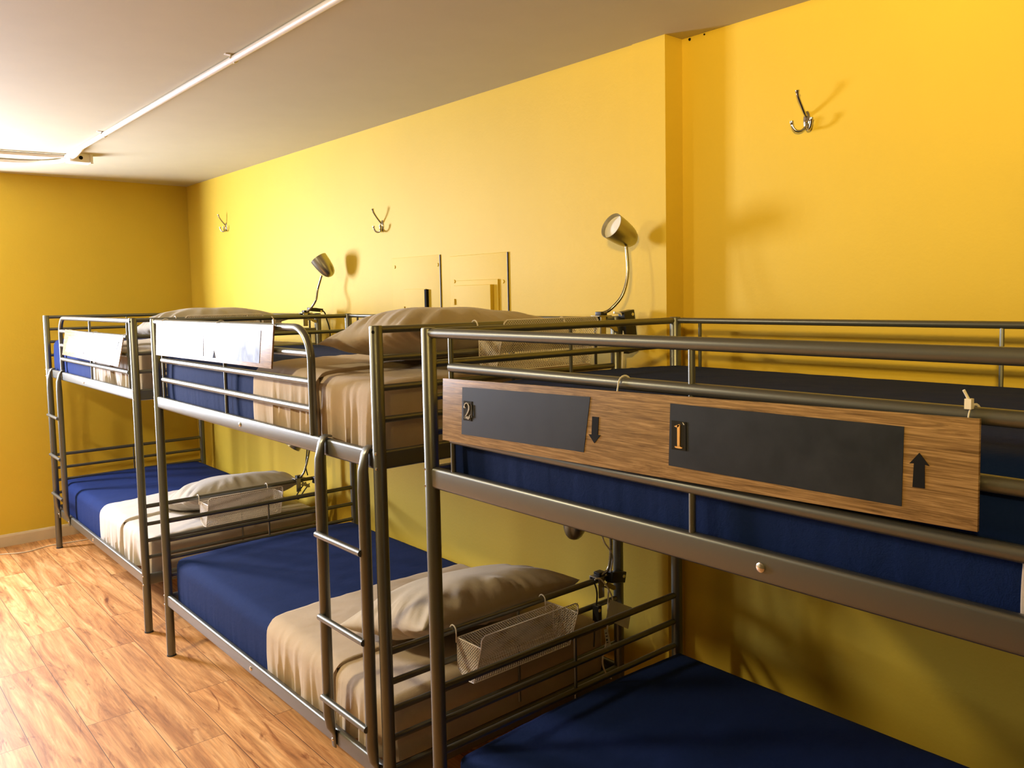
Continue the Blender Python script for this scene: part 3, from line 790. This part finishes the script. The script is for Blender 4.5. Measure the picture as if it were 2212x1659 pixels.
# ------------------------------------------------------------------ cables, sockets, tags
def cable(label, pts, r, m, name='cable', group=None):
    o = MB().tube(smooth_path(pts, 7), r, 8).build(name, m, loc=pts[0])
    return tag(o, label, 'cable', group)
cable('white lamp cable hanging down the back post of the middle upper bunk', [(4.775, -.125, 1.626), (4.782, -.095, 1.62), (4.784, -.083, 1.585), (4.780, -.085, 1.50), (4.778, -.088, 1.42), (4.776, -.09, 1.30)], .004, M_plaswhite)
cable('black cable drooping from the clutter at the farthest upper bunk post', [(2.372, -.155, 1.622), (2.380, -.115, 1.640), (2.380, -.060, 1.622), (2.375, -.040, 1.575), (2.370, -.020, 1.500), (2.368, -.022, 1.35)], .004, M_black)
cable('pair of pale cables running down to the lower clip lamp of the middle bed', [(4.772, -.205, .86), (4.776, -.190, .80), (4.778, -.150, .74), (4.778, -.160, .68), (4.780, -.176, .60), (4.790, -.190, .52), (4.792, -.200, .44), (4.780, -.21, .36), (4.77, -.18, .30), (4.765, -.15, .27)], .003, M_plaswhite)
cable('thin white cable looping from the lower socket of the middle bed', [(4.770, -.235, .668), (4.778, -.215, .668), (4.786, -.185, .630), (4.790, -.165, .585), (4.790, -.170, .540), (4.785, -.19, .49)], .0028, M_plaswhite)
cable('black lead with an inline switch hanging on the middle lower bunk end', [(4.765, -.232, .655), (4.772, -.228, .630), (4.772, -.226, .600), (4.770, -.230, .560), (4.768, -.235, .50), (4.766, -.24, .42)], .003, M_black)
cable('dark loop of cable by the farthest lower bunk post', [(2.365, -.20, .64), (2.372, -.235, .61), (2.372, -.262, .572), (2.368, -.25, .55), (2.366, -.215, .59), (2.368, -.18, .63)], .0035, M_black)
cable('black cable hanging from the upper bunk down to the farthest lower lamp', [(2.372, -.150, 1.19), (2.374, -.165, 1.00), (2.374, -.185, .86), (2.372, -.20, .74), (2.370, -.19, .68)], .0035, M_black)
cable('thin beige cable lying on the floor along the far wall', [(.20, -1.60, .004), (.216, -1.395, .004), (.255, -1.323, .004), (.275, -1.247, .004), (.245, -1.172, .004), (.222, -1.099, .004), (.236, -.99, .004), (.246, -.875, .004), (.25, -.60, .004)], .0035, M_base)
def socket_strip(label, c, dy, dz, tilt):
    t = thing('power_strip', label, 'power strip', c, None)
    MB().box((-.016, -dy/2, -dz/2), (.016, dy/2, dz/2)).build('strip_body', M_black, t, bevel=.003)
    MB().lathe([(0, .001), (.006, .001), (.0065, 0)], (.016, dy/2-.012, dz/2-.016), (1, 0, 0), 10).build('screw', M_bolt, t)
    t.rotation_euler = (tilt, 0, 0)
    return t
socket_strip('black power strip against the back post of the middle upper bunk', (4.783, -.058, 1.555), .055, .155, D(8))
socket_strip('black plug block on the end bar of the farthest upper bunk', (2.366, -.105, 1.632), .085, .020, D(-6))
socket_strip('dark plug block on the lower end bar of the middle bed', (4.776, -.130, .655), .075, .040, D(-12))
socket_strip('black inline switch hanging below the lower end bar of the middle bed', (4.776, -.230, .545), .018, .060, 0)
socket_strip('dark plug block on the lower end bar of the farthest bed', (2.366, -.120, .640), .070, .036, D(-8))
def paper(label, poly, cat='tag'):
    P = [Vector(p_) for p_ in poly]; c = sum(P, Vector())/len(P)
    t = thing('cable_tag', label, cat, tuple(c), 'printed cable tags')
    MB().prism([p_-c for p_ in P], (-.0008, 0, 0)).build('tag_sheet', M_paper, t, smooth=False)
    # printed lines
    mb = MB()
    e1 = (P[1]-P[0]); e2 = (P[3]-P[0])
    for k in range(4):
        a = P[0]+e2*(.2+.18*k)+e1*.12-c; b_ = P[0]+e2*(.2+.18*k)+e1*(.55+.25*((k*7) % 3)/2)-c
        if k == 2: b_ = P[0]+e2*.56+e1*.5-c
        d_ = e2*(.05 if k != 2 else .11)
        mb.add([a+Vector((.0004, 0, 0)), b_+Vector((.0004, 0, 0)), b_+d_+Vector((.0004, 0, 0)), a+d_+Vector((.0004, 0, 0))], [(0, 1, 2, 3)])
    mb.build('print_line', M_ink, t, smooth=False)
paper('pale printed safety tag hanging on the cable of the middle lower bunk', [(4.800, -.187, .590), (4.800, -.072, .529), (4.800, -.093, .452), (4.796, -.205, .520)])
paper('small white tag strip below the printed safety tag', [(4.800, -.220, .488), (4.800, -.201, .486), (4.800, -.185, .419), (4.800, -.207, .420)])

# ------------------------------------------------------------------ coat hooks
def coat_hook(label, x, y, z):
    t = thing('coat_hook', label, 'coat hook', (x, y, z), 'triple nickel coat hooks on the yellow wall')
    mb = MB()
    mb.lathe([(0, .006), (.009, .0055), (.0125, .002), (.013, 0)], (0, 0, 0), (0, -1, 0), 20)
    mb.v = [(a, b_, c_*2.3-.008) for a, b_, c_ in mb.v]
    mb.build('back_plate', M_chrome, t)
    P = smooth_path([(0, -.004, .006), (0, -.014, .014), (0, -.032, .035), (-.002, -.048, .060), (-.002, -.053, .078)], 6)
    MB().tube(P, .0048, 10, scales=[1.25-.35*math.sin(PI*i/(len(P)-1))+(.25 if i > len(P)-4 else 0) for i in range(len(P))]).build('upper_arm', M_chrome, t)
    for s in (-1, 1):
        P = smooth_path([(0, -.005, -.028), (.011*s, -.013, -.040), (.024*s, -.023, -.039), (.033*s, -.030, -.024), (.035*s, -.032, -.008)], 6)
        MB().tube(P, .0046, 10, scales=[1.0+(.35 if i > len(P)-5 else 0) for i in range(len(P))]).build('lower_prong', M_chrome, t)
    MB().lathe([(0, .005), (.003, .0045), (.0045, .002), (.005, 0)], (0, -.005, -.012), (0, -1, 0), 10).build('screw', M_chrome, t)
    return t
coat_hook('largest coat hook, alone on the wall right of the ledge', 5.421, YR, 2.236)
coat_hook('middle coat hook, above the wall between two clip lamps', 2.965, 0, 2.082)
coat_hook('farthest small coat hook near the far room corner', .790, 0, 2.232)

# ------------------------------------------------------------------ painted breaker panels
def screw_at(x, z, y, t, base):
    MB().lathe([(0, .004), (.006, .0035), (.0085, .001), (.009, 0)], (x-base[0], y-base[1], z-base[2]), (0, -1, 0), 12).build('screw', M_wall, t)
b0 = (3.28, 0, 1.60)
t = thing('breaker_panel', 'left yellow painted breaker panel cover with a small door', 'electrical panel', b0)
MB().box((3.06-b0[0], -.005, 1.28-b0[2]), (3.497-b0[0], 0, 1.897-b0[2])).build('cover_plate', M_wall, t, bevel=.001)
dr = MB().box((3.180-b0[0], -.011, 1.36-b0[2]), (3.378-b0[0], -.005, 1.735-b0[2])).build('door', M_wall, t, bevel=.0015)
MB().box((3.380-b0[0], -.020, 1.36-b0[2]), (3.396-b0[0], -.0052, 1.732-b0[2])).build('door_gap', M_ink, t, smooth=False)  # solid black strip; the darkness of the gap is put into its colour
MB().box((3.1755-b0[0], -.016, 1.612-b0[2]), (3.184-b0[0], -.011, 1.648-b0[2])).build('latch', M_wall, dr, bevel=.001)
MB().box((3.4965-b0[0], -.0052, 1.28-b0[2]), (3.500-b0[0], -.0002, 1.897-b0[2])).build('cover_gap', M_edge, t, smooth=False)
screw_at(3.088, 1.852, -.005, t, b0); screw_at(3.483, 1.849, -.005, t, b0)
b0 = (3.80, 0, 1.60)
t = thing('breaker_panel', 'right yellow painted breaker panel with a thick raised door', 'electrical panel', b0)
MB().box((3.585-b0[0], -.006, 1.28-b0[2]), (4.018-b0[0], 0, 1.884-b0[2])).build('cover_plate', M_wall, t, bevel=.002)
MB().box((3.642-b0[0], -.014, 1.34-b0[2]), (3.960-b0[0], -.006, 1.768-b0[2])).build('door_frame', M_wall, t, bevel=.002)
dr = MB().box((3.650-b0[0], -.032, 1.34-b0[2]), (3.928-b0[0], -.014, 1.745-b0[2])).build('door', M_wall, t, bevel=.002)
MB().box((3.646-b0[0], -.038, 1.655-b0[2]), (3.660-b0[0], -.032, 1.683-b0[2])).build('latch', M_wall, dr, bevel=.001)
MB().box((4.0175-b0[0], -.0065, 1.28-b0[2]), (4.0215-b0[0], -.0002, 1.884-b0[2])).build('cover_gap', M_edge, t, smooth=False)
screw_at(3.620, 1.765, -.006, t, b0); screw_at(3.990, 1.756, -.006, t, b0)
